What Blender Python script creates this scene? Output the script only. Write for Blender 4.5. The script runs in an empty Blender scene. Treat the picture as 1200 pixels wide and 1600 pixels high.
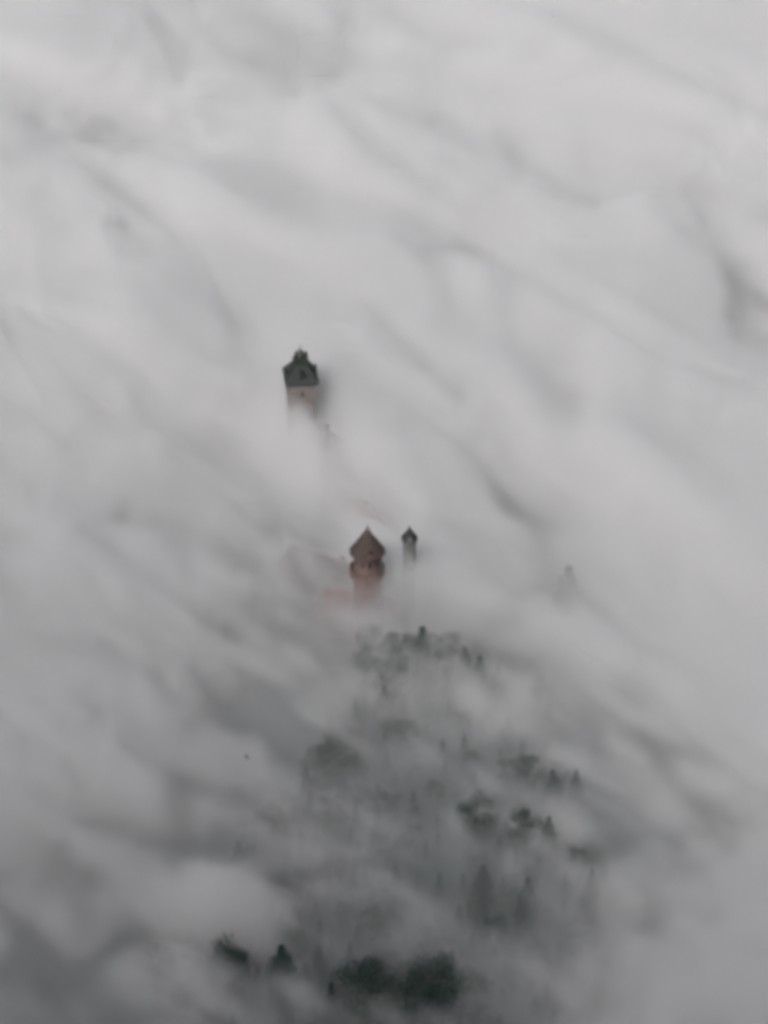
import bpy, bmesh, math, random
import numpy as np
from mathutils import Vector, Matrix, noise
R = math.radians
sc = bpy.context.scene
C = sc.collection
W, H = 1200.0, 1600.0

# =====================================================================
# camera: looking down from a lookout onto a castle drowned in valley fog
# =====================================================================
PITCH = 35.0; DIST = 800.0; FOVV = 18.6
CAM = Vector((0, -DIST*math.cos(R(PITCH)), DIST*math.sin(R(PITCH))))
cam_d = bpy.data.cameras.new('camera'); cam = bpy.data.objects.new('camera', cam_d); C.objects.link(cam)
cam.location = CAM; cam.rotation_euler = (R(90-PITCH), 0, 0)
cam_d.sensor_fit = 'VERTICAL'; cam_d.angle_y = R(FOVV); cam_d.clip_start = 1; cam_d.clip_end = 20000
sc.camera = cam
FPX = (H/2)/math.tan(R(FOVV)/2)
FW = Vector((0, math.cos(R(PITCH)), -math.sin(R(PITCH))))
UP = Vector((0, math.sin(R(PITCH)), math.cos(R(PITCH))))
def at(px, py, z=0.0):
    """photo point -> world point at height z"""
    d = FW + Vector((1, 0, 0))*((px-W/2)/FPX) + UP*((H/2-py)/FPX)
    return CAM + d*((z-CAM.z)/d.z)
def project(x, y, z):
    dx, dy, dz = x-CAM.x, y-CAM.y, z-CAM.z
    f = np.maximum(dy*FW.y + dz*FW.z, 50.0); u = dy*UP.y + dz*UP.z
    return W/2 + FPX*dx/f, H/2 - FPX*u/f

# =====================================================================
# daylight under an overcast sky
# =====================================================================
SUN_EL, SUN_AZ = 40, -155            # degrees; azimuth from +Y towards +X
w = bpy.data.worlds.new('World'); sc.world = w; w.use_nodes = True
nt = w.node_tree; bg = nt.nodes['Background']; sky = nt.nodes.new('ShaderNodeTexSky')
sky.sky_type = 'NISHITA'; sky.sun_disc = False
sky.sun_elevation = R(SUN_EL); sky.sun_rotation = R(SUN_AZ); sky.dust_density = 5; sky.air_density = 1.0
hs = nt.nodes.new('ShaderNodeHueSaturation'); hs.inputs['Saturation'].default_value = 0.3
nt.links.new(sky.outputs[0], hs.inputs['Color']); nt.links.new(hs.outputs[0], bg.inputs[0])
bg.inputs['Strength'].default_value = .082
sd = bpy.data.lights.new('sun', 'SUN'); sd.energy = 4.7; sd.angle = R(17); sd.color = (1, .985, .96)
so = bpy.data.objects.new('sun', sd); C.objects.link(so)
sv = Vector((math.sin(R(SUN_AZ))*math.cos(R(SUN_EL)), math.cos(R(SUN_AZ))*math.cos(R(SUN_EL)), math.sin(R(SUN_EL))))
so.rotation_euler = sv.to_track_quat('Z', 'Y').to_euler()

# =====================================================================
# materials
# =====================================================================
def mat(name, c1, c2=None, scale=1.0, rough=.9, kind='noise', bump=0.0, detail=6):
    m = bpy.data.materials.new(name); m.use_nodes = True
    t = m.node_tree; b = t.nodes['Principled BSDF']; b.inputs['Roughness'].default_value = rough
    b.inputs['Specular IOR Level'].default_value = .3
    c2 = c2 or c1
    tc = t.nodes.new('ShaderNodeTexCoord')
    ns = t.nodes.new('ShaderNodeTexNoise'); ns.inputs['Scale'].default_value = scale; ns.inputs['Detail'].default_value = detail
    t.links.new(tc.outputs['Object'], ns.inputs['Vector'])
    mx = t.nodes.new('ShaderNodeMix'); mx.data_type = 'RGBA'
    mx.inputs[6].default_value = (*c1, 1); mx.inputs[7].default_value = (*c2, 1)
    rp = t.nodes.new('ShaderNodeMapRange'); rp.inputs[1].default_value = .35; rp.inputs[2].default_value = .65
    t.links.new(ns.outputs[0], rp.inputs[0]); t.links.new(rp.outputs[0], mx.inputs[0])
    col = mx.outputs[2]
    if kind in ('brick', 'tile'):
        br = t.nodes.new('ShaderNodeTexBrick')
        br.inputs['Scale'].default_value = 1.0
        br.inputs['Brick Width'].default_value = .5 if kind == 'brick' else .3
        br.inputs['Row Height'].default_value = .22; br.inputs['Mortar Size'].default_value = .018
        mp = t.nodes.new('ShaderNodeMapping'); mp.inputs['Rotation'].default_value = (R(90), 0, 0)
        cb = t.nodes.new('ShaderNodeCombineXYZ'); sp = t.nodes.new('ShaderNodeSeparateXYZ'); ad = t.nodes.new('ShaderNodeMath')
        t.links.new(tc.outputs['Object'], sp.inputs[0]); t.links.new(sp.outputs[0], ad.inputs[0]); t.links.new(sp.outputs[1], ad.inputs[1])
        t.links.new(ad.outputs[0], cb.inputs[0]); t.links.new(sp.outputs[2], cb.inputs[1]); t.links.new(cb.outputs[0], br.inputs['Vector'])
        t.links.new(col, br.inputs['Color1'])
        br.inputs['Color2'].default_value = tuple(.8*v for v in c1)+(1,); br.inputs['Mortar'].default_value = tuple(.55*v for v in c2)+(1,)
        col = br.outputs['Color']
    t.links.new(col, b.inputs['Base Color'])
    if bump:
        bp = t.nodes.new('ShaderNodeBump'); bp.inputs['Strength'].default_value = bump; bp.inputs['Distance'].default_value = .1
        t.links.new(ns.outputs[0], bp.inputs['Height']); t.links.new(bp.outputs[0], b.inputs['Normal'])
    return m
M = {
 'soil': mat('forest_soil', (.007, .030, .027), (.014, .042, .037), .15, .95),
 'needle': mat('dark_needles', (.008, .022, .019), (.018, .040, .034), .9, .9),
 'leaf': mat('dark_leaves', (.008, .022, .018), (.020, .042, .033), .9, .9),
 'bark': mat('bark', (.05, .04, .03), (.09, .075, .06), 3, .95),
 'slate': mat('dark_slate', (.015, .019, .020), (.034, .038, .038), .8, .6, 'tile', .2),
 'brownroof': mat('brown_shingles', (.060, .042, .037), (.095, .068, .060), .9, .8, 'tile', .2),
 'redroof': mat('red_tiles', (.14, .05, .035), (.20, .08, .055), .7, .85, 'tile', .2),
 'pale': mat('pale_render', (.11, .10, .095), (.15, .13, .125), .5, .9),
 'brick': mat('red_brick', (.15, .095, .085), (.19, .125, .112), .6, .9, 'brick', .2),
 'grey': mat('grey_stone', (.15, .15, .15), (.20, .20, .197), .6, .9, 'brick', .2),
 'dark': mat('window_dark', (.012, .013, .016), None, 1, .3),
 'iron': mat('dark_iron', (.02, .024, .022), (.04, .045, .04), 4, .6),
 'bird': mat('dark_feathers', (.02, .02, .022), (.035, .034, .034), 8, .8),
}

# =====================================================================
# helpers
# =====================================================================
def link(name, bm, m, parent=None, smooth=False):
    me = bpy.data.meshes.new(name); bmesh.ops.recalc_face_normals(bm, faces=bm.faces[:])
    bm.to_mesh(me); bm.free(); me.materials.append(M[m])
    if smooth:
        for p in me.polygons: p.use_smooth = True
    o = bpy.data.objects.new(name, me); C.objects.link(o)
    if parent: o.parent = parent
    return o
def thing(name, label, cat, loc=(0, 0, 0), rz=0, group=None):
    o = bpy.data.objects.new(name, None); C.objects.link(o); o.location = loc; o.rotation_euler = (0, 0, rz)
    o['label'] = label; o['category'] = cat
    if group: o['group'] = group
    return o
def rings(bm, prof, n, off=0.0, cx=0, cy=0, cap=True):
    """prof: list of (radius, z) -> lathe with n sides"""
    prev = None
    for r, z in prof:
        if r < 1e-4: cur = [bm.verts.new((cx, cy, z))]
        else: cur = [bm.verts.new((cx+r*math.cos(off+2*math.pi*i/n), cy+r*math.sin(off+2*math.pi*i/n), z)) for i in range(n)]
        if prev:
            for i in range(n):
                j = (i+1) % n
                a = [prev[i % len(prev)], prev[j % len(prev)], cur[j % len(cur)], cur[i % len(cur)]]
                u = []
                for v in a:
                    if v not in u: u.append(v)
                if len(u) > 2: bm.faces.new(u)
        elif cap and len(cur) > 2: bm.faces.new(cur)
        prev = cur
    if cap and len(prev) > 2: bm.faces.new(prev)
def box(bm, x0, x1, y0, y1, z0, z1):
    v = [bm.verts.new(p) for p in ((x0,y0,z0),(x1,y0,z0),(x1,y1,z0),(x0,y1,z0),(x0,y0,z1),(x1,y0,z1),(x1,y1,z1),(x0,y1,z1))]
    for f in ((0,1,2,3),(4,5,6,7),(0,1,5,4),(1,2,6,5),(2,3,7,6),(3,0,4,7)): bm.faces.new([v[i] for i in f])
def gable(bm, lx, ly, z0, z1, t=.0):
    """ridge along x"""
    v = [bm.verts.new(p) for p in ((-lx,-ly,z0),(lx,-ly,z0),(lx,ly,z0),(-lx,ly,z0),(-lx+t,0,z1),(lx-t,0,z1))]
    for f in ((0,1,5,4),(1,2,5),(2,3,4,5),(3,0,4),(0,1,2,3)): bm.faces.new([v[i] for i in f])
def window(parent, x, y, z, ang, ww=.7, hh=1.5):
    """arched dark opening with a frame, facing direction ang"""
    bm = bmesh.new(); pts = [(-ww/2,-hh/2),(ww/2,-hh/2),(ww/2,hh/2-ww/2)]+[(ww/2*math.cos(a), hh/2-ww/2+ww/2*math.sin(a)) for a in (R(45),R(90),R(135))]+[(-ww/2,hh/2-ww/2)]
    f0 = [bm.verts.new((0.06, -p[0], p[1])) for p in pts]; f1 = [bm.verts.new((-.25, -p[0], p[1])) for p in pts]
    bm.faces.new(f0); bm.faces.new(f1)
    for i in range(len(pts)): bm.faces.new([f0[i], f0[(i+1)%len(pts)], f1[(i+1)%len(pts)], f1[i]])
    o = link('window', bm, 'dark', parent); o.location = (x, y, z); o.rotation_euler = (0, 0, ang)
    bm = bmesh.new(); box(bm, -.1, .16, -ww/2-.15, ww/2+.15, -hh/2-.18, -hh/2-.004)
    link('sill', bm, 'grey', o)
    return o

# =====================================================================
# terrain
# =====================================================================
HILL = [(-14, 14, 46, 52, 17), (22, -120, 62, 90, 17), (34, -60, 50, 60, 8), (-30, -175, 55, 35, 9)]
def gz(x, y):
    z = -44.0
    for hx, hy, sx, sy, a in HILL:
        z += a*math.exp(-((x-hx)/sx)**2-((y-hy)/sy)**2)
    return z + 2.2*noise.fractal(Vector((x*.03, y*.03, 3)), 1, 2, 4)
def ground():
    ax = [-6000,-3000,-1500,-800,-500]+list(range(-330, 331, 10))+[500,800,1500,3000,6000]
    ay = [-6000,-3000,-1500,-800]+list(range(-500, 601, 10))+[900,1500,3000,6000,9000]
    bm = bmesh.new(); g = [[bm.verts.new((x, y, gz(x, y))) for x in ax] for y in ay]
    for j in range(len(ay)-1):
        for i in range(len(ax)-1): bm.faces.new((g[j][i], g[j][i+1], g[j+1][i+1], g[j+1][i]))
    o = link('ground', bm, 'soil', None, True); o['kind'] = 'structure'
ground()
SHADE_MTN = dict(foot=-262, crest=700)
def shade_mountain():
    # unseen slope under the lookout, added with its crest shaped to shade near fog
    xs = list(range(-1500, 1501, 50)); ts = [i/40 for i in range(41)]
    bm = bmesh.new(); g = []
    for t in ts:
        row = []
        for x in xs:
            crest = max(470, SHADE_MTN['crest'] - 1.0*max(0, x+366) - .35*max(0, -470-x))
            prof = [(0, -262, -60), (.45, -640, 395), (.55, -668, 448), (.6, -700, 456), (1, -800, 0)]
            for (a, ya, za), (b, yb, zb) in zip(prof, prof[1:]):
                if t <= b:
                    f = (t-a)/(b-a); y = ya+(yb-ya)*f
                    if b == 1: zb = crest
                    z = za+(zb-za)*f; break
            k = min(1, max(0, (t-.05)*4))*(0 if .5 < t < .62 else 1)
            nn = noise.fractal(Vector((x*.006, y*.006, z*.004)), 1, 2, 5)
            row.append(bm.verts.new((x, y-18*abs(nn)*k-abs(x)*.05*0, z-22*abs(nn)*k)))
        g.append(row)
    for j in range(len(ts)-1):
        for i in range(len(xs)-1): bm.faces.new((g[j][i], g[j][i+1], g[j+1][i+1], g[j+1][i]))
    back = [bm.verts.new((x, -2600, -60)) for x in xs]
    for i in range(len(xs)-1): bm.faces.new((g[-1][i], g[-1][i+1], back[i+1], back[i]))
    o = link('shade_mountain', bm, 'soil', None, True); o['kind'] = 'structure'
shade_mountain()

# =====================================================================
# fog: one bank of real volume, thick behind the castle, thin in front
# =====================================================================
TG = [
 [198,196,190,187,184,185,188,192,198,203,206,207,206],
 [200,202,196,194,190,184,190,196,200,203,205,205,204],
 [198,186,180,190,196,199,200,196,194,196,198,198,198],
 [207,205,202,200,199,200,198,194,194,192,192,192,192],
 [206,207,198,203,204,204,198,186,190,196,192,186,182],
 [200,203,206,206,206,204,204,200,190,194,198,184,172],
 [196,198,196,190,190,196,198,196,190,186,192,192,184],
 [182,184,180,172,176,178,184,182,176,186,196,200,194],
 [172,172,166,160,158,168,170,168,164,170,182,190,190],
 [168,166,164,160,150,140,150,166,162,160,172,182,186],
 [158,156,154,150,140,134,128,128,146,160,164,172,176],
 [156,158,150,140,122,134,118,128,138,144,152,162,170],
 [152,148,142,134,128,96,108,112,114,126,144,154,164],
 [138,136,128,118,118,114,102,96,100,122,134,140,156],
 [122,124,132,136,124,98,100,82,88,112,132,146,152],
 [106,110,120,122,84,78,72,84,100,122,138,148,154],
 [110,100,104,110,96,76,68,70,84,122,140,150,160]]
STROKES = [  # x, y, rx, ry, slope deg (down to the right), change
 (250,35,80,20,12,-7),(400,65,130,32,6,-12),(580,85,130,32,0,-13),(700,72,60,16,-10,-8),(60,172,110,32,12,-13),(200,235,75,24,12,-17),(290,252,60,14,15,-9),
 (40,222,60,14,15,8),(150,268,60,12,8,7),(290,290,70,14,15,8),(430,282,60,16,20,-10),(540,325,70,16,22,-12),(650,368,60,16,28,-12),(735,392,40,18,30,-14),
 (540,190,90,22,20,9),(640,260,80,20,35,8),(720,200,60,14,35,-8),(830,262,70,16,32,-9),(950,315,80,18,28,-8),(800,120,90,30,20,6),
 (1080,300,90,24,30,-8),(1165,470,70,90,30,-16),(1130,400,60,30,50,-8),(1020,372,80,18,38,11),(1100,450,40,18,60,8),
 (205,400,26,12,50,-14),(245,440,30,12,40,-10),(60,370,70,30,30,7),(330,350,70,30,30,8),(150,420,50,26,40,6),(600,425,110,22,22,10),(740,470,50,20,60,8),
 (800,520,26,50,-35,-7),(860,600,34,50,-40,-8),(920,665,50,18,35,-8),(520,470,70,16,38,6),(560,500,60,14,45,-8),(660,590,70,16,45,-8),(640,520,60,14,45,7),(780,610,60,18,45,8),(840,680,70,18,38,8),
 (350,620,60,24,20,-8),(300,680,70,22,10,-9),(400,700,50,18,30,-8),(180,560,80,24,20,6),(60,760,80,14,5,-8),(220,800,90,14,0,-10),(130,690,80,18,15,5),
 (760,720,60,26,45,-5),(820,775,70,30,35,-8),(950,720,80,22,38,10),(1020,760,70,22,35,8),(1140,700,60,20,30,-8),(700,700,50,14,50,-6),(620,740,70,14,48,7),(560,690,60,12,50,6),
 (850,880,50,14,35,-8),(780,930,80,18,25,6),(640,1000,70,16,8,-8),(600,1037,42,13,8,-14),(755,1038,60,14,40,-14),(605,1092,18,26,0,-12),(640,1112,50,14,15,-9),
 (530,1172,44,16,28,-20),(610,1165,30,13,30,-12),(420,1120,60,16,5,-9),(500,1080,50,14,10,14),(690,1085,90,15,5,13),(830,1130,80,18,20,6),(450,1225,60,26,38,9),
 (650,1242,110,17,26,-17),(742,1266,30,24,0,-14),(600,1300,90,14,36,12),(715,1318,62,15,33,22),(670,1356,90,9,35,-22),(560,1390,100,18,30,8),(450,1350,45,18,10,-12),
 (290,1285,95,18,8,-15),(330,1388,75,22,10,20),(200,1440,55,16,5,-24),(80,1510,80,50,0,-12),(430,1497,120,17,6,-14),(600,1536,100,24,5,-16),(692,1532,28,26,0,-16),
 (470,1548,60,16,30,22),(610,1480,50,12,8,20),(756,1388,22,46,0,-18),(815,1424,46,24,10,-14),(740,1465,46,24,10,-10),(795,1373,20,12,0,20),(898,1465,40,16,32,-16),
 (950,1310,45,30,0,-12),(560,1592,90,10,10,-8),(825,1195,60,11,22,-16),(860,1210,20,12,0,-8),(822,1283,20,15,0,-12),(862,1294,16,13,0,-10),(925,1370,14,12,0,-8),
 (120,1350,60,30,30,-8),(180,1000,60,16,20,-6),(330,960,50,18,20,-5),(830,1520,60,18,30,10),(690,1440,60,14,25,8),(200,1200,110,16,18,7),(60,1130,80,18,10,5),(300,1090,60,16,15,-7),
 (540,880,46,20,60,-10),(505,665,28,16,20,-14),(520,710,12,28,-35,-8),(400,1430,70,12,15,-10),(100,1240,80,14,15,-6),(1050,1180,80,20,30,-6),(1100,1000,80,20,30,5)]
def tone(px, py):
    g = np.array(TG, dtype=float)
    u = np.clip(px/100, 0, 11.999); v = np.clip(py/100, 0, 15.999)
    i = u.astype(int); j = v.astype(int); a = u-i; b = v-j
    a = a*a*(3-2*a)*.5+a*.5; b = b*b*(3-2*b)*.5+b*.5
    t = (g[j,i]*(1-a)+g[j,i+1]*a)*(1-b)+(g[j+1,i]*(1-a)+g[j+1,i+1]*a)*b
    hi = np.zeros_like(t)
    for x, y, rx, ry, an, d in STROKES:
        c, s = math.cos(R(an)), math.sin(R(an))
        X = (px-x)*c+(py-y)*s; Y = -(px-x)*s+(py-y)*c
        e = d*np.exp(-(X/rx)**2-(Y/ry)**2); hi += e
    return t, hi
DW = .21; HK = .45
FOG_ALB = (.965, .9615, .970, 1)
#FIX0
FIX = [
 [13,-6,-2,2,-8,-30,-30,-30,-30,-30,-30,-30,-30,-30,-30,-30,-13,22,22,22,22,22,22,22,22],
 [9,13,22,22,10,-12,-30,-30,-30,-30,-30,-30,-30,-30,-30,-30,-15,16,22,22,22,22,22,22,22],
 [13,5,12,12,-8,5,-24,-30,-29,-30,-30,-30,-30,-30,-30,-13,10,6,19,22,22,22,22,22,22],
 [22,22,-16,-30,-30,-30,-30,-30,-29,-21,-25,-10,-2,11,1,-6,-9,-6,-3,0,6,17,22,22,22],
 [22,22,6,-26,-30,-30,-30,-30,-24,-25,10,22,22,22,22,0,-29,-30,-30,-19,-8,-2,-1,-10,17],
 [22,22,22,22,-30,-30,-30,22,22,22,0,22,22,22,22,22,-7,-22,-28,-30,-30,-29,-30,-26,-30],
 [22,22,22,22,22,22,22,22,22,22,22,22,22,22,22,9,-9,-8,-29,-30,-24,-17,-30,-30,-27],
 [22,22,22,22,22,22,22,22,22,22,22,22,22,22,14,-20,-28,-21,3,-2,7,22,-9,-30,-30],
 [22,22,22,22,22,22,22,22,22,22,22,22,22,22,12,-30,-25,-2,22,22,22,22,11,-30,-30],
 [22,22,22,22,22,22,22,22,22,22,22,22,22,22,22,22,19,22,22,22,22,22,22,-20,-30],
 [22,22,22,22,22,22,22,22,22,22,22,22,22,22,22,22,10,9,22,22,22,22,10,-27,-30],
 [22,22,22,22,22,22,22,22,22,22,22,22,22,22,22,22,22,5,-9,17,22,22,15,12,-6],
 [22,22,22,22,22,22,22,22,22,22,22,22,22,22,22,22,22,14,-22,0,22,22,22,22,12],
 [22,22,22,22,22,22,7,-25,-30,22,22,22,22,22,22,22,8,-6,-30,22,22,22,22,22,10],
 [22,22,22,22,22,18,-7,-30,-30,-30,19,1,20,22,10,-26,-30,-30,-22,22,22,22,22,22,22],
 [17,4,22,22,5,-14,-30,-30,-30,-30,-30,-30,-30,-10,1,-7,-30,-30,-30,-24,22,22,22,22,22],
 [9,-3,6,13,-25,-30,-30,-30,-30,-27,-29,-16,-24,-12,-30,-25,-6,-30,-30,-30,-30,5,22,22,22],
 [22,-1,4,22,18,0,-9,-13,-17,-4,-8,-4,-3,1,-14,-30,-30,-30,-30,-30,-30,-30,0,22,22],
 [22,7,-1,8,22,16,-13,-30,-29,-13,-2,0,2,9,3,-26,-30,-30,-30,-30,-30,-30,-11,12,22],
 [22,4,-6,-7,-17,-17,-21,-25,-18,-25,-24,-8,-7,-28,-30,-30,-30,-30,-30,-30,-30,-30,-20,-5,15],
 [0,-1,-8,-19,-30,-30,-26,-8,-9,-7,-6,-1,22,22,12,-15,-30,-30,-30,-30,-30,-30,-30,-21,-6],
 [5,4,2,-1,-13,-1,-16,-30,-30,-30,-25,3,17,3,-13,12,4,-22,-30,-30,-30,-30,-30,-30,-21],
 [7,14,22,22,-3,-8,-11,-20,-30,-30,-30,-27,-30,-30,-28,-30,-30,-28,-25,-30,-30,-30,-30,-30,-30],
 [12,21,22,15,-6,-19,-18,-2,6,-16,-30,7,18,6,-5,-29,-29,-28,-21,-17,-17,-30,-30,-30,-30],
 [20,6,3,-15,-19,-18,-27,-30,-27,-9,-1,5,-1,-14,2,19,22,10,-30,-30,-29,-14,-30,-30,-30],
 [-5,-9,-22,-30,-30,-30,-6,-17,-22,-23,-8,-18,-15,-30,-30,-6,6,16,10,-16,-30,-30,-21,-30,-25],
 [-28,-20,-17,-11,-3,-3,-19,-26,-7,-1,5,-9,-6,-23,-25,-10,-26,5,-29,-6,-24,-30,-27,-27,-20],
 [-19,-8,5,-27,-20,-2,-23,-2,21,-12,-30,-28,-18,-30,-30,-30,-30,-30,8,22,7,-21,-30,-30,-13],
 [-17,-22,13,7,-30,-30,-20,-4,-10,13,0,-4,-8,-30,-30,-30,-30,-11,-19,-30,-30,-24,-28,-30,-26],
 [3,-30,-30,-25,-30,-30,-27,-30,-30,-30,-13,-15,-30,-30,-30,-30,5,18,0,-30,-12,-3,-14,-17,-2],
 [-21,-30,-30,0,11,9,10,22,-9,-19,-30,-7,-17,22,22,-3,-24,-12,11,-17,-28,-13,0,9,22],
 [8,10,-3,-1,-23,-9,-22,-8,-4,-4,-4,22,22,22,22,13,-30,-30,-29,-18,-25,-5,22,22,22],
 [-14,-5,-4,-9,-14,20,21,5,-2,-22,-30,-22,-30,-4,3,-30,-30,7,-10,2,-12,18,22,22,22]]
#FIX1
def bilin(tab, px, py, st):
    g = np.array(tab, dtype=float); n, m = g.shape
    u = np.clip(px/st, 0, m-1.001); v = np.clip(py/st, 0, n-1.001)
    i = u.astype(int); j = v.astype(int); a = u-i; b = v-j
    return (g[j,i]*(1-a)+g[j,i+1]*a)*(1-b)+(g[j+1,i]*(1-a)+g[j+1,i+1]*a)*b
def fog():
    X0, X1, Y0, Y1, st = -240, 240, -300, 470, 2.5
    xs = np.arange(X0, X1+.1, st); ys = np.arange(Y0, Y1+.1, st); nx, ny = len(xs), len(ys)
    gx, gy = np.meshgrid(xs, ys)
    px, py = project(gx, gy, np.full_like(gx, -5.0))
    base, hi = tone(px, py)
    fx = bilin(FIX, px, py, 50)
    T = np.clip(base+fx+hi*np.clip((py-500)/300, .8, 2.5), 40, 215)/255
    lin = ((T+.055)/1.055)**2.4
    Ls = (203-.033*py)          # brightness of endless fog under this light
    lit = ((Ls/255+.055)/1.055)**2.4
    r = np.clip(lin/lit, .05, .95)
    cov = np.clip((r-.56)*2.9, -.62, 2.0)       # how closed the fog cover is
    dens = .023+.03*np.clip(r, 0, 1)**2         # thin air-veil under and between the banks
    str_ = .6+.4*np.clip((r-.35)/.5, 0, 1)     # banks are wispier where the cover is open
    thick = 11+30*np.clip((r-.45)/.4, 0, 1)     # how deep the banks reach
    top = HK*(np.clip(base-Ls, -14, 14)*.6 + hi*np.clip(.5+py/2700, .5, 1.1))+3.8 + np.clip(.14*fx, -3, 1)
    for ex, ey, ra, f in ((520, 780, 80, .65), (500, 880, 60, .75), (570, 930, 40, .7), (640, 1010, 90, .75)):
        cov = cov-(1-f)*1.6*np.exp(-((px-ex)/ra)**2-((py-ey)/ra)**2)
    top = top+5.0*np.exp(-((px-465)/60)**2-((py-675)/40)**2)+3*np.exp(-((px-650)/35)**2-((py-900)/40)**2)+2.5*np.exp(-((px-575)/35)**2-((py-920)/30)**2)
    edge = np.minimum.reduce([gx-X0, X1-gx, gy-Y0, Y1-gy])/60
    top = top - 70*np.clip(1-edge, 0, 1)**2
    me = bpy.data.meshes.new('haze')
    v = np.stack([gx.ravel(), gy.ravel(), 0*gx.ravel()], 1)
    fa = [(j*nx+i, j*nx+i+1, (j+1)*nx+i+1, (j+1)*nx+i) for j in range(ny-1) for i in range(nx-1)]
    me.from_pydata(v.tolist(), [], fa)
    for nm, ar in (('dens', dens), ('top', top), ('cov', cov), ('thick', thick), ('strength', str_)):
        A = me.attributes.new(nm, 'FLOAT', 'POINT'); A.data.foreach_set('value', ar.ravel().astype(np.float32))
    o = bpy.data.objects.new('haze', me); C.objects.link(o); o['kind'] = 'stuff'
    ng = bpy.data.node_groups.new('fog_bank', 'GeometryNodeTree')
    ng.interface.new_socket('Geometry', in_out='INPUT', socket_type='NodeSocketGeometry')
    ng.interface.new_socket('Geometry', in_out='OUTPUT', socket_type='NodeSocketGeometry')
    N = ng.nodes; L = ng.links.new
    gi = N.new('NodeGroupInput'); go = N.new('NodeGroupOutput')
    pos = N.new('GeometryNodeInputPosition'); sep = N.new('ShaderNodeSeparateXYZ'); L(pos.outputs[0], sep.inputs[0])
    cx = N.new('ShaderNodeCombineXYZ'); L(sep.outputs[0], cx.inputs[0]); L(sep.outputs[1], cx.inputs[1])
    def samp(name):
        na = N.new('GeometryNodeInputNamedAttribute'); na.data_type = 'FLOAT'; na.inputs['Name'].default_value = name
        q = N.new('GeometryNodeSampleNearestSurface'); q.data_type = 'FLOAT'
        L(gi.outputs[0], q.inputs['Mesh']); L(na.outputs[0], q.inputs['Value']); L(cx.outputs[0], q.inputs['Sample Position'])
        return q.outputs['Value']
    def mth(op, a, b=None, clamp=False):
        n = N.new('ShaderNodeMath'); n.operation = op; n.use_clamp = clamp
        for k, q in enumerate((a, b)):
            if q is None: continue
            if isinstance(q, (int, float)): n.inputs[k].default_value = q
            else: L(q, n.inputs[k])
        return n.outputs[0]
    def nz(scale, detail, stretch, ang, dist=0.0, rough=.5):
        mp = N.new('ShaderNodeVectorRotate'); mp.rotation_type = 'Z_AXIS'; mp.inputs['Angle'].default_value = R(ang)
        L(pos.outputs[0], mp.inputs['Vector'])
        vm = N.new('ShaderNodeVectorMath'); vm.operation = 'MULTIPLY'; vm.inputs[1].default_value = stretch; L(mp.outputs[0], vm.inputs[0])
        t = N.new('ShaderNodeTexNoise'); t.inputs['Scale'].default_value = scale; t.inputs['Detail'].default_value = detail
        t.inputs['Roughness'].default_value = rough; t.inputs['Distortion'].default_value = dist
        L(vm.outputs[0], t.inputs['Vector']); return mth('SUBTRACT', t.outputs[0], .5)
    d = samp('dens'); t = samp('top'); cv = samp('cov'); th = samp('thick'); sg = samp('strength')
    def soft_abs(q, e):
        return mth('SQRT', mth('ADD', mth('MULTIPLY', q, q), e*e))
    # long rolls run down-slope; the absolute value of a noise gives rounded billows with creases between
    n1 = mth('MULTIPLY', mth('SUBTRACT', soft_abs(nz(.015, 2, (.5, 1.35, .6), 46, .5, .4), .035), .1), 44.0)
    n2 = mth('MULTIPLY', mth('SUBTRACT', soft_abs(nz(.045, 3, (.6, 1.3, .8), 42, .7, .5), .03), .1), 20.0)
    n3 = mth('MULTIPLY', mth('SUBTRACT', mth('ABSOLUTE', nz(.105, 4, (.8, 1.2, 1), 42, .6, .55)), .1), 10.0)
    surf = mth('ADD', mth('ADD', mth('ADD', t, n1), n2), n3)
    h = mth('SUBTRACT', surf, sep.outputs[2])
    body = mth('DIVIDE', h, 6.0, True)
    low = mth('DIVIDE', mth('SUBTRACT', th, h), 6.0, True)
    w1 = mth('MULTIPLY', nz(.058, 5, (.4, 1.5, .8), 44, 1.2, .62), 5.6)
    bank = mth('ADD', mth('ADD', w1, cv), 0.5, True)
    bank = mth('MULTIPLY', mth('MULTIPLY', mth('MULTIPLY', bank, low), DW), sg)
    f = mth('MULTIPLY', body, mth('ADD', bank, d))
    vc = N.new('GeometryNodeVolumeCube'); L(f, vc.inputs['Density'])
    vc.inputs['Min'].default_value = (X0, Y0, -50); vc.inputs['Max'].default_value = (X1, Y1, 22)
    vc.inputs['Resolution X'].default_value = 270; vc.inputs['Resolution Y'].default_value = 433; vc.inputs['Resolution Z'].default_value = 40
    m = bpy.data.materials.new('fog'); m.use_nodes = True; mt = m.node_tree; mt.nodes.clear()
    out = mt.nodes.new('ShaderNodeOutputMaterial'); pv = mt.nodes.new('ShaderNodeVolumePrincipled'); mt.links.new(pv.outputs[0], out.inputs['Volume'])
    pv.inputs['Color'].default_value = FOG_ALB; pv.inputs['Density'].default_value = 1; pv.inputs['Anisotropy'].default_value = .25
    sm = N.new('GeometryNodeSetMaterial'); sm.inputs['Material'].default_value = m; me.materials.append(m)
    L(vc.outputs[0], sm.inputs[0]); L(sm.outputs[0], go.inputs[0])
    md = o.modifiers.new('fog_bank', 'NODES'); md.node_group = ng
fog()

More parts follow.
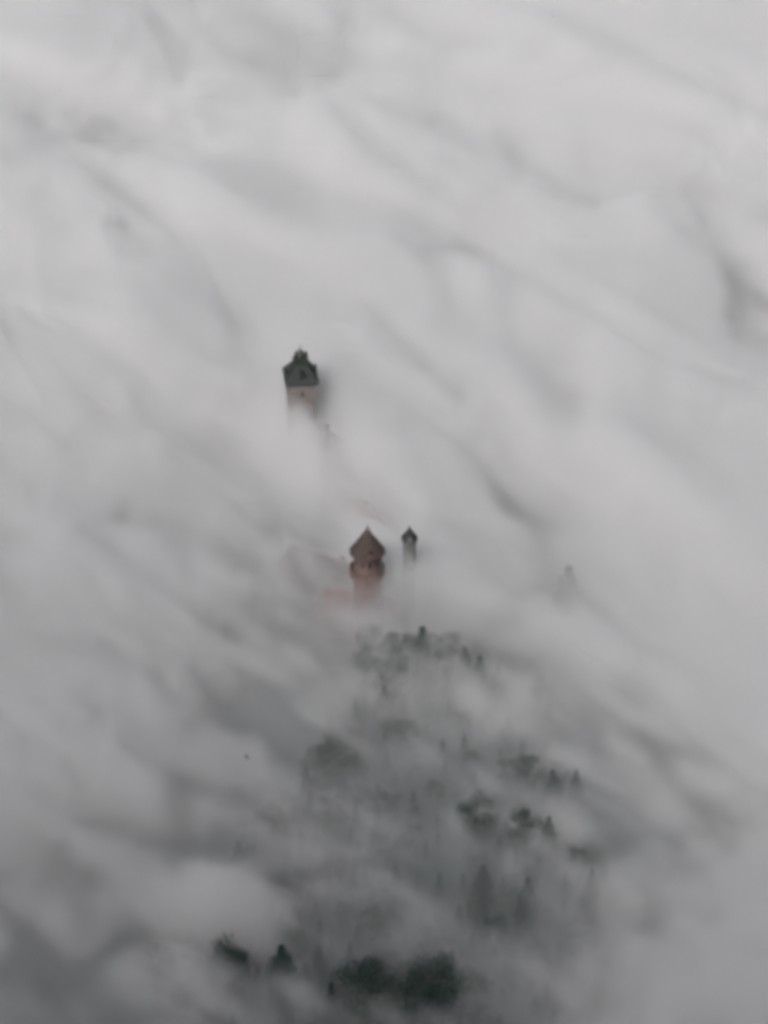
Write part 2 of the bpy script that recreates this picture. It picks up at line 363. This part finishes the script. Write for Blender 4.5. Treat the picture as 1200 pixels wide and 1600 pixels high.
# =====================================================================
# castle
# =====================================================================
def castle():
    # --- keep: square pale shaft under a dark slate tent roof with a little lantern
    p = at(470, 588, 9); z0 = gz(p.x, p.y)-2
    t = thing('castle_tower', 'tall pale tower with a dark slate tent roof and lantern, highest above the fog', 'tower', (p.x, p.y, z0), R(7)); t.scale = (1.09, 1.09, 1)
    E = 9-z0; q = 1/math.sqrt(2)
    bm = bmesh.new(); rings(bm, [(7.0*q*1.04, 0), (7.0*q, E*.4), (6.9*q, E-.9), (7.3*q, E-.8), (7.3*q, E-.15)], 4, R(45)); link('wall', bm, 'pale', t)
    bm = bmesh.new(); rings(bm, [(8.3*q, E-.12), (8.45*q, E+.1), (7.2*q, E+1.0), (4.6*q, E+3.2), (2.6*q, E+5.0)], 4, R(45)); rf = link('roof', bm, 'slate', t)
    bm = bmesh.new(); rings(bm, [(3.6*q, E+4.8), (3.9*q, E+5.15), (3.6*q, E+5.3)], 4, R(45))
    for a in range(4):
        cx_, cy_ = 1.75*math.cos(R(90*a+33)), 1.75*math.sin(R(90*a+33))
        rings(bm, [(.42, E+5.2), (.38, E+6.1), (.55, E+6.2), (.02, E+7.5)], 6, 0, cx_, cy_)
    rings(bm, [(1.0, E+5.2), (.95, E+6.9), (1.3, E+7.0), (.6, E+7.8), (.08, E+9.0)], 8)
    link('lantern', bm, 'iron', t)
    bm = bmesh.new(); rings(bm, [(.07, E+8.8), (.05, E+9.7)], 6); rings(bm, [(.01, E+9.6), (.18, E+9.78), (.01, E+9.96)], 8); box(bm, -.5, .5, -.04, .04, E+9.2, E+9.32); link('finial', bm, 'iron', t)
    for a in range(4):   # dormers on the slopes
        bm = bmesh.new(); box(bm, -.5, .5, -1.0, .9, -.6, .5); v = [bm.verts.new(k) for k in ((-.7,-1.2,.5),(.7,-1.2,.5),(.7,.9,.5),(-.7,.9,.5),(0,-1.2,1.25),(0,.9,1.25))]
        for f in ((0,1,4),(2,3,5),(1,2,5,4),(3,0,4,5),(0,1,2,3)): bm.faces.new([v[i] for i in f])
        d = link('dormer', bm, 'slate', t); r_ = 2.75; an = R(90*a)
        d.location = (r_*math.cos(an), r_*math.sin(an), E+2.3); d.rotation_euler = (0, 0, an+R(90))
    for a in (-90, 180, 0):
        an = R(a); window(t, 3.58*math.cos(an), 3.58*math.sin(an), E-3.2, an, .7, 1.5)
        window(t, 3.5*math.cos(an), 3.5*math.sin(an), E-9.5, an, .7, 1.5)
    # --- round brick tower with conical brown roof and a gallery
    p = at(574, 860, 4.5); z0 = gz(p.x, p.y)-2; E = 4.5-z0
    t = thing('castle_tower', 'round red brick tower with a brown conical roof, nearest the castle roofs in the fog', 'tower', (p.x, p.y, z0), R(10))
    bm = bmesh.new(); rings(bm, [(3.9, 0), (3.6, E*.5), (3.5, E-.1)], 20); link('wall', bm, 'brick', t)
    bm = bmesh.new(); rings(bm, [(3.55, E-8.3), (4.5, E-7.2), (4.5, E-5.4), (4.1, E-5.4), (4.1, E-6.6), (3.54, E-6.6)], 20, 0, 0, 0, False)
    for k in range(12):
        a = R(30*k); box_ = bmesh.ops.create_cube(bm, size=1, matrix=Matrix.Translation((4.3*math.cos(a), 4.3*math.sin(a), E-5.05)) @ Matrix.Rotation(a, 4, 'Z') @ Matrix.Diagonal((.42, 1.0, .72, 1)))
    link('battlement', bm, 'brick', t)
    bm = bmesh.new(); rings(bm, [(4.5, E-.35), (4.55, E-.1), (3.75, E+1.0), (2.3, E+3.25), (.95, E+5.4), (.12, E+6.9)], 16); link('roof', bm, 'brownroof', t)
    bm = bmesh.new(); rings(bm, [(.1, E+6.8), (.3, E+7.1), (.07, E+7.4), (.04, E+8.1)], 8); link('finial', bm, 'iron', t)
    for a in (-90,):
        bm = bmesh.new(); box(bm, 2.0, 3.95, -.75, .75, E-.2, E+1.3)
        d = link('dormer', bm, 'brick', t)
        v = None; bm = bmesh.new(); vv = [bm.verts.new(k) for k in ((1.4,-.95,E+1.3),(4.15,-.95,E+1.3),(4.15,.95,E+1.3),(1.4,.95,E+1.3),(1.0,0,E+2.3),(4.15,0,E+2.3))]
        for f in ((0,1,5,4),(2,3,4,5),(1,2,5),(0,3,4),(0,1,2,3)): bm.faces.new([vv[i] for i in f])
        link('dormer_roof', bm, 'brownroof', d); d.rotation_euler = (0, 0, R(a))
    for a in (-150, -120, -90, -60, -30): window(t, 3.5*math.cos(R(a)), 3.5*math.sin(R(a)), E-2.3, R(a), .7, 1.6)
    # --- slim grey turret
    p = at(640, 840, 3.5); z0 = gz(p.x, p.y)-2; E = 3.5-z0
    t = thing('castle_turret', 'slim grey turret with a small pointed dark roof, right of the brick tower', 'turret', (p.x, p.y, z0))
    bm = bmesh.new(); rings(bm, [(2.1, 0), (1.8, E*.5), (1.65, E-1.6), (1.9, E-1.3), (1.9, E)], 12, R(15)); link('wall', bm, 'grey', t)
    bm = bmesh.new(); rings(bm, [(2.1, E-.15), (2.12, E), (1.1, E+1.5), (.1, E+3.2)], 12, R(15)); link('roof', bm, 'slate', t)
    bm = bmesh.new(); rings(bm, [(.09, E+3.1), (.2, E+3.35), (.05, E+3.6), (.03, E+4.1)], 8); link('finial', bm, 'iron', t)
    bm = bmesh.new(); box(bm, .6, 2.15, -.5, .5, E-.2, E+.95); d = link('dormer', bm, 'grey', t); d.rotation_euler = (0, 0, R(-90))
    for a in (-135, -90, -45): window(t, 1.88*math.cos(R(a)), 1.88*math.sin(R(a)), E-.75, R(a), .45, .8)
    # --- halls whose red roofs glow faintly through the fog
    def hall(label, px, py, zr, lx, ly, rz, wallm, roofm, rh=5.5):
        p = at(px, py, zr); z0 = gz(p.x, p.y)-2; E = zr-rh-z0
        t = thing('castle_hall', label, 'castle wing', (p.x, p.y, z0), R(rz))
        bm = bmesh.new(); box(bm, -lx+.5, lx-.5, -ly+.5, ly-.5, 0, E); link('wall', bm, wallm, t)
        bm = bmesh.new(); gable(bm, lx, ly, E-.05, E+rh, 1.5); r = link('roof', bm, roofm, t)
        bm = bmesh.new(); box(bm, lx*.4, lx*.4+1, -.6, .6, E+rh-1.5, E+rh+1.3); link('chimney', bm, 'brick', r)
        n = max(2, int(lx/2.2))
        for k in range(n):
            window(t, -lx+.5+(k+.5)*(2*lx-1)/n, -ly+.5, E-2.6, R(-90), .9, 1.7)
    hall('faint steep brown roof of the castle wing just left of the brick tower', 508, 868, -14, 12, 6, -30, 'brick', 'brownroof', 6)
    hall('blurred reddish castle wing between the tall pale tower and the brick tower', 548, 770, -15, 17, 5.5, -58, 'pale', 'redroof')
    hall('dim brownish annex roof at the foot of the tall pale tower', 500, 664, -4.5, 6, 4.4, -48, 'pale', 'brownroof', 4)
    hall('faint reddish lower wing in front of the brick tower', 560, 925, -15, 10, 5, -12, 'brick', 'redroof', 4.5)
castle()

# =====================================================================
# trees
# =====================================================================
def leaf_quad(bm, p, n, s, rnd):
    n = n.normalized(); a = n.orthogonal().normalized(); b = n.cross(a)
    r = rnd.uniform(0, 6.28); a, b = a*math.cos(r)+b*math.sin(r), b*math.cos(r)-a*math.sin(r)
    k = [p-a*s*.9, p-b*s*.45+a*.1*s, p+a*s, p+b*s*.5]
    bm.faces.new([bm.verts.new(q) for q in k])
def conifer_parts(seed, h=1.0):
    rnd = random.Random(seed)
    bm = bmesh.new(); rings(bm, [(.018, 0), (.013, .4), (.006, .8), (.0012, .99)], 7)
    tr = link('trunk', bm, 'bark')
    bm = bmesh.new(); z = .14
    while z < .985:
        rr = .17*(1-z)**.8*(1+rnd.uniform(-.15, .15))+.006
        nb = 9 if z < .8 else 6; a0 = rnd.uniform(0, 6)
        for k in range(nb):
            a = a0+6.283*k/nb+rnd.uniform(-.25, .25); L = rr*rnd.uniform(.7, 1.12); steps = max(2, int(L/.016))
            for i in range(steps):
                f = (i+.6)/steps; d = L*f
                p = Vector((d*math.cos(a), d*math.sin(a), z+.02-.30*d*f-.1*d))
                for s_ in (-1, 1):
                    o = Vector((-math.sin(a), math.cos(a), -.25))*s_*.012*(1.2-f)
                    leaf_quad(bm, p+o+Vector([rnd.uniform(-.004, .004) for _ in range(3)]), Vector((rnd.uniform(-.5,.5), rnd.uniform(-.5,.5), 1)), .016*(1.25-.5*f)*(1.0 if z < .85 else .6), rnd)
        z += .03*(1.15-.45*z)
    return tr, link('crown', bm, 'needle')
def broad_parts(seed):
    rnd = random.Random(seed)
    bm = bmesh.new(); rings(bm, [(.03, 0), (.022, .3), (.012, .6), (.003, .85)], 8)
    lumps = []
    for k in range(11):
        a = k*2.4+rnd.uniform(-.3, .3); zz = .38+.5*(k/11)+rnd.uniform(-.04, .04); r = .24*math.sin(math.pi*(zz-.15)/.95)*rnd.uniform(.6, 1.1)
        c = Vector((r*math.cos(a), r*math.sin(a), zz)); lumps.append((c, rnd.uniform(.09, .15)))
        d = c-Vector((0, 0, zz-.2)); mtx = Matrix.Translation(Vector((0, 0, zz-.2))+d*.5) @ d.to_track_quat('Z', 'Y').to_matrix().to_4x4()
        bmesh.ops.create_cone(bm, cap_ends=True, segments=5, radius1=.008, radius2=.003, depth=d.length, matrix=mtx)
    tr = link('trunk', bm, 'bark'); bm = bmesh.new(); lumps.append((Vector((0, 0, .86)), .12))
    for c, r in lumps:
        for _ in range(230):
            u = Vector([rnd.gauss(0, 1) for _ in range(3)]).normalized()
            p = c+Vector((u.x, u.y, u.z*.85))*r*rnd.uniform(.45, 1.08)
            leaf_quad(bm, p, u+Vector([rnd.uniform(-.6, .6) for _ in range(3)]), .019*rnd.uniform(.7, 1.3), rnd)
    return tr, link('crown', bm, 'leaf')
PARTS = {'c': [conifer_parts(3), conifer_parts(11), conifer_parts(29)], 'b': [broad_parts(5), broad_parts(17)]}
used = set()
def tree(kind, x, y, h, label, rnd, group, wide=1.0, zbase=None):
    name, cat = ('conifer', 'conifer') if kind == 'c' else ('broadleaf_tree', 'tree')
    z = gz(x, y)-.3 if zbase is None else zbase
    t = thing(name, label, cat, (x, y, z), rnd.uniform(0, 6.28), group); t.scale = (h*wide, h*wide, h)
    k = rnd.randrange(len(PARTS[kind]))
    for o in PARTS[kind][k]:
        if (kind, k) in used: o = o.copy(); C.objects.link(o)
        o.parent = t
    used.add((kind, k)); return t
rnd = random.Random(7)
G1 = 'tree tops poking out of the fog'
# px, py of the tip, height of the tip above the fog datum, kind, width factor, label
TIPS = [
 (578, 974, -1.5, 'b', 1.0, 'round dark treetop at the left end of the treeline below the brick tower'),
 (612, 985, -.5, 'b', .9, 'dark bushy treetop second from the left in the treeline below the brick tower'),
 (636, 984, 0, 'b', 1.1, 'dark treetop in the middle of the treeline below the brick tower'),
 (660, 980, 1.5, 'c', 1.3, 'tallest pointed treetop of the treeline below the turret'),
 (684, 994, -1, 'b', 1.0, 'small dark treetop at the right end of the treeline below the turret'),
 (703, 984, -4, 'b', .8, 'pale faded treetop just beyond the right end of the treeline'),
 (727, 1012, -4, 'c', 1.3, 'soft grey conifer first in the slanting row right of the treeline'),
 (750, 1026, -5, 'c', 1.3, 'soft grey conifer in the middle of the slanting row right of the treeline'),
 (778, 1040, -6, 'c', 1.3, 'faintest grey conifer at the low end of the slanting row'),
 (588, 1022, -3.5, 'b', 1.0, 'blurred dark treetop directly under the left end of the treeline'),
 (612, 1032, -4, 'b', 1.0, 'second blurred treetop under the left end of the treeline'),
 (600, 1072, -6, 'c', 1.3, 'narrow grey conifer standing alone under the two blurred treetops'),
 (889, 886, -3.6, 'c', 1.7, 'lone faint conifer tip far right of the turret'),
 (800, 1184, -5.5, 'b', .9, 'left treetop of the dark row on the right slope'),
 (826, 1180, -2.5, 'b', .9, 'broad middle treetop of the dark row on the right slope'),
 (864, 1203, -3.8, 'c', 1.3, 'sharp conifer tip ending the dark row on the right slope'),
 (901, 1203, -3.8, 'c', 1.1, 'slender leaning conifer tip just right of the dark row'),
 (745, 1243, -3.5, 'b', 1.2, 'large soft round treetop in the middle of the slope'),
 (820, 1264, -1.5, 'b', .85, 'small round dark treetop beside the large soft one'),
 (858, 1276, -3.2, 'c', 1.3, 'small dim conifer right of the small round treetop'),
 (925, 1358, -3.5, 'c', 1.1, 'lone small grey conifer farthest right and low'),
 (825, 1372, -6.5, 'c', 1.15, 'tiny sharp black treetop standing clear above the green haze'),
 (755, 1352, -6, 'c', 1.5, 'tall dark green conifer left of the tiny sharp treetop'),
 (690, 1500, 1.4, 'b', 1.7, 'big black-green tree crown near the bottom, darkest in the scene'),
 (648, 1512, 1.4, 'b', 1.2, 'dark crown joined to the left side of the big black-green tree'),
 (440, 1478, -1, 'c', 1.5, 'dark conifer in the long dark gap at lower left'),
 (355, 1474, 1.4, 'b', 1.3, 'leftmost treetop in the long dark gap at lower left'),
 (575, 1502, .4, 'b', 1.5, 'dark treetop in the long dark gap left of the big crown'),
 (515, 1158, -7, 'b', .9, 'dim treetop in the small dark gap left of the slope'),
 (548, 1176, -7, 'b', .8, 'dim lower treetop in the small dark gap left of the slope'),
]
spots = []
for px, py, zt, kind, wd, lab in TIPS:
    if 570 < px < 700 and py < 1000: zt += 4.2
    if zt < 1.5 or py < 1000: zt -= 7.5 if kind == 'b' else (0 if wd == 1.15 else 6.5)
    p = at(px, py, zt); h = zt-gz(p.x, p.y)+.3; hh = min(h, 22); spots.append((p.x, p.y))
    if kind == 'b': hh = min(h, 15)
    t = tree(kind, p.x, p.y, h, lab, rnd, None, wd*hh/h*(1.35 if kind == 'c' else 1.1))
G2 = 'forest trees showing only as dark shapes through thin fog'
n = 0; tries = 0
while n < 230 and tries < 9000:
    tries += 1
    px, py = rnd.uniform(250, 1000), rnd.uniform(1060, 1640)
    if px > 960-.2*(1600-py) or px < 560-(py-1060)*.75: continue
    zt = rnd.uniform(-23.5, -16.5) + (6 if 300 < px < 720 and 1480 < py < 1570 else 0)
    p = at(px, py, zt)
    if any((p.x-a)**2+(p.y-b)**2 < 4.6**2 for a, b in spots): continue
    h = zt-gz(p.x, p.y)+.3
    if h < 5: continue
    spots.append((p.x, p.y)); n += 1
    tree('c' if rnd.random() < .65 else 'b', p.x, p.y, h, 'forest tree showing only as a dark shape through thin fog', rnd, G2, rnd.uniform(1.2, 1.6)*min(1, 17/h))

# bird: the tiny dark speck over the fog at left
p = at(385, 1183, 30)
bm = bmesh.new()
body = [(-.30, 0, .0, .01), (-.2, 0, 0, .05), (0, 0, 0, .09), (.15, 0, .01, .07), (.24, 0, .03, .05), (.30, 0, .03, .045), (.37, 0, .02, .008)]
prev = None
for x, y, z, r in body:
    cur = [bm.verts.new((x, y+r*math.cos(a*math.pi/4), z+r*math.sin(a*math.pi/4))) for a in range(8)]
    if prev:
        for i in range(8): bm.faces.new((prev[i], prev[(i+1)%8], cur[(i+1)%8], cur[i]))
    prev = cur
for s in (-1, 1):
    w_ = [(.12, .05, .03), (-.12, .05, .03), (-.10, .35, .14), (.14, .35, .14), (-.16, .75, .10), (.02, .70, .10)]
    up = [bm.verts.new((a, s*b, c+.012)) for a, b, c in w_]; dn = [bm.verts.new((a, s*b, c-.012)) for a, b, c in w_]
    for q in (up, dn):
        bm.faces.new((q[0], q[1], q[2], q[3])); bm.faces.new((q[3], q[2], q[4], q[5]))
    for a, b in ((1,2),(2,4),(4,5),(5,3),(3,0)): bm.faces.new((up[a], up[b], dn[b], dn[a]))
v = [bm.verts.new(k) for k in ((-.25,-.03,0),(-.25,.03,0),(-.48,.1,.0),(-.48,-.1,.0),(-.36,0,.03))]
bm.faces.new((v[0],v[3],v[4])); bm.faces.new((v[4],v[3],v[2])); bm.faces.new((v[1],v[4],v[2])); bm.faces.new((v[0],v[4],v[1]))
b = link('bird', bm, 'bird'); b.location = p; b.rotation_euler = (R(12), 0, R(40))
b['label'] = 'tiny dark bird, a speck in the air above the fog at left'; b['category'] = 'bird'

# =====================================================================
# render settings
# =====================================================================
vs = sc.view_settings; vs.view_transform = 'Standard'; vs.look = 'None'; vs.exposure = -0.10; vs.gamma = 1
cy = sc.cycles
cy.volume_bounces = 5; cy.max_bounces = 8; cy.diffuse_bounces = 2; cy.use_denoising = True
cy.volume_step_rate = 4; cy.volume_max_steps = 256
cy.use_adaptive_sampling = True; cy.adaptive_threshold = .1; cy.adaptive_min_samples = 12
sc.render.film_transparent = False
cy.pixel_filter_type = 'BLACKMAN_HARRIS'; cy.filter_width = 5.0
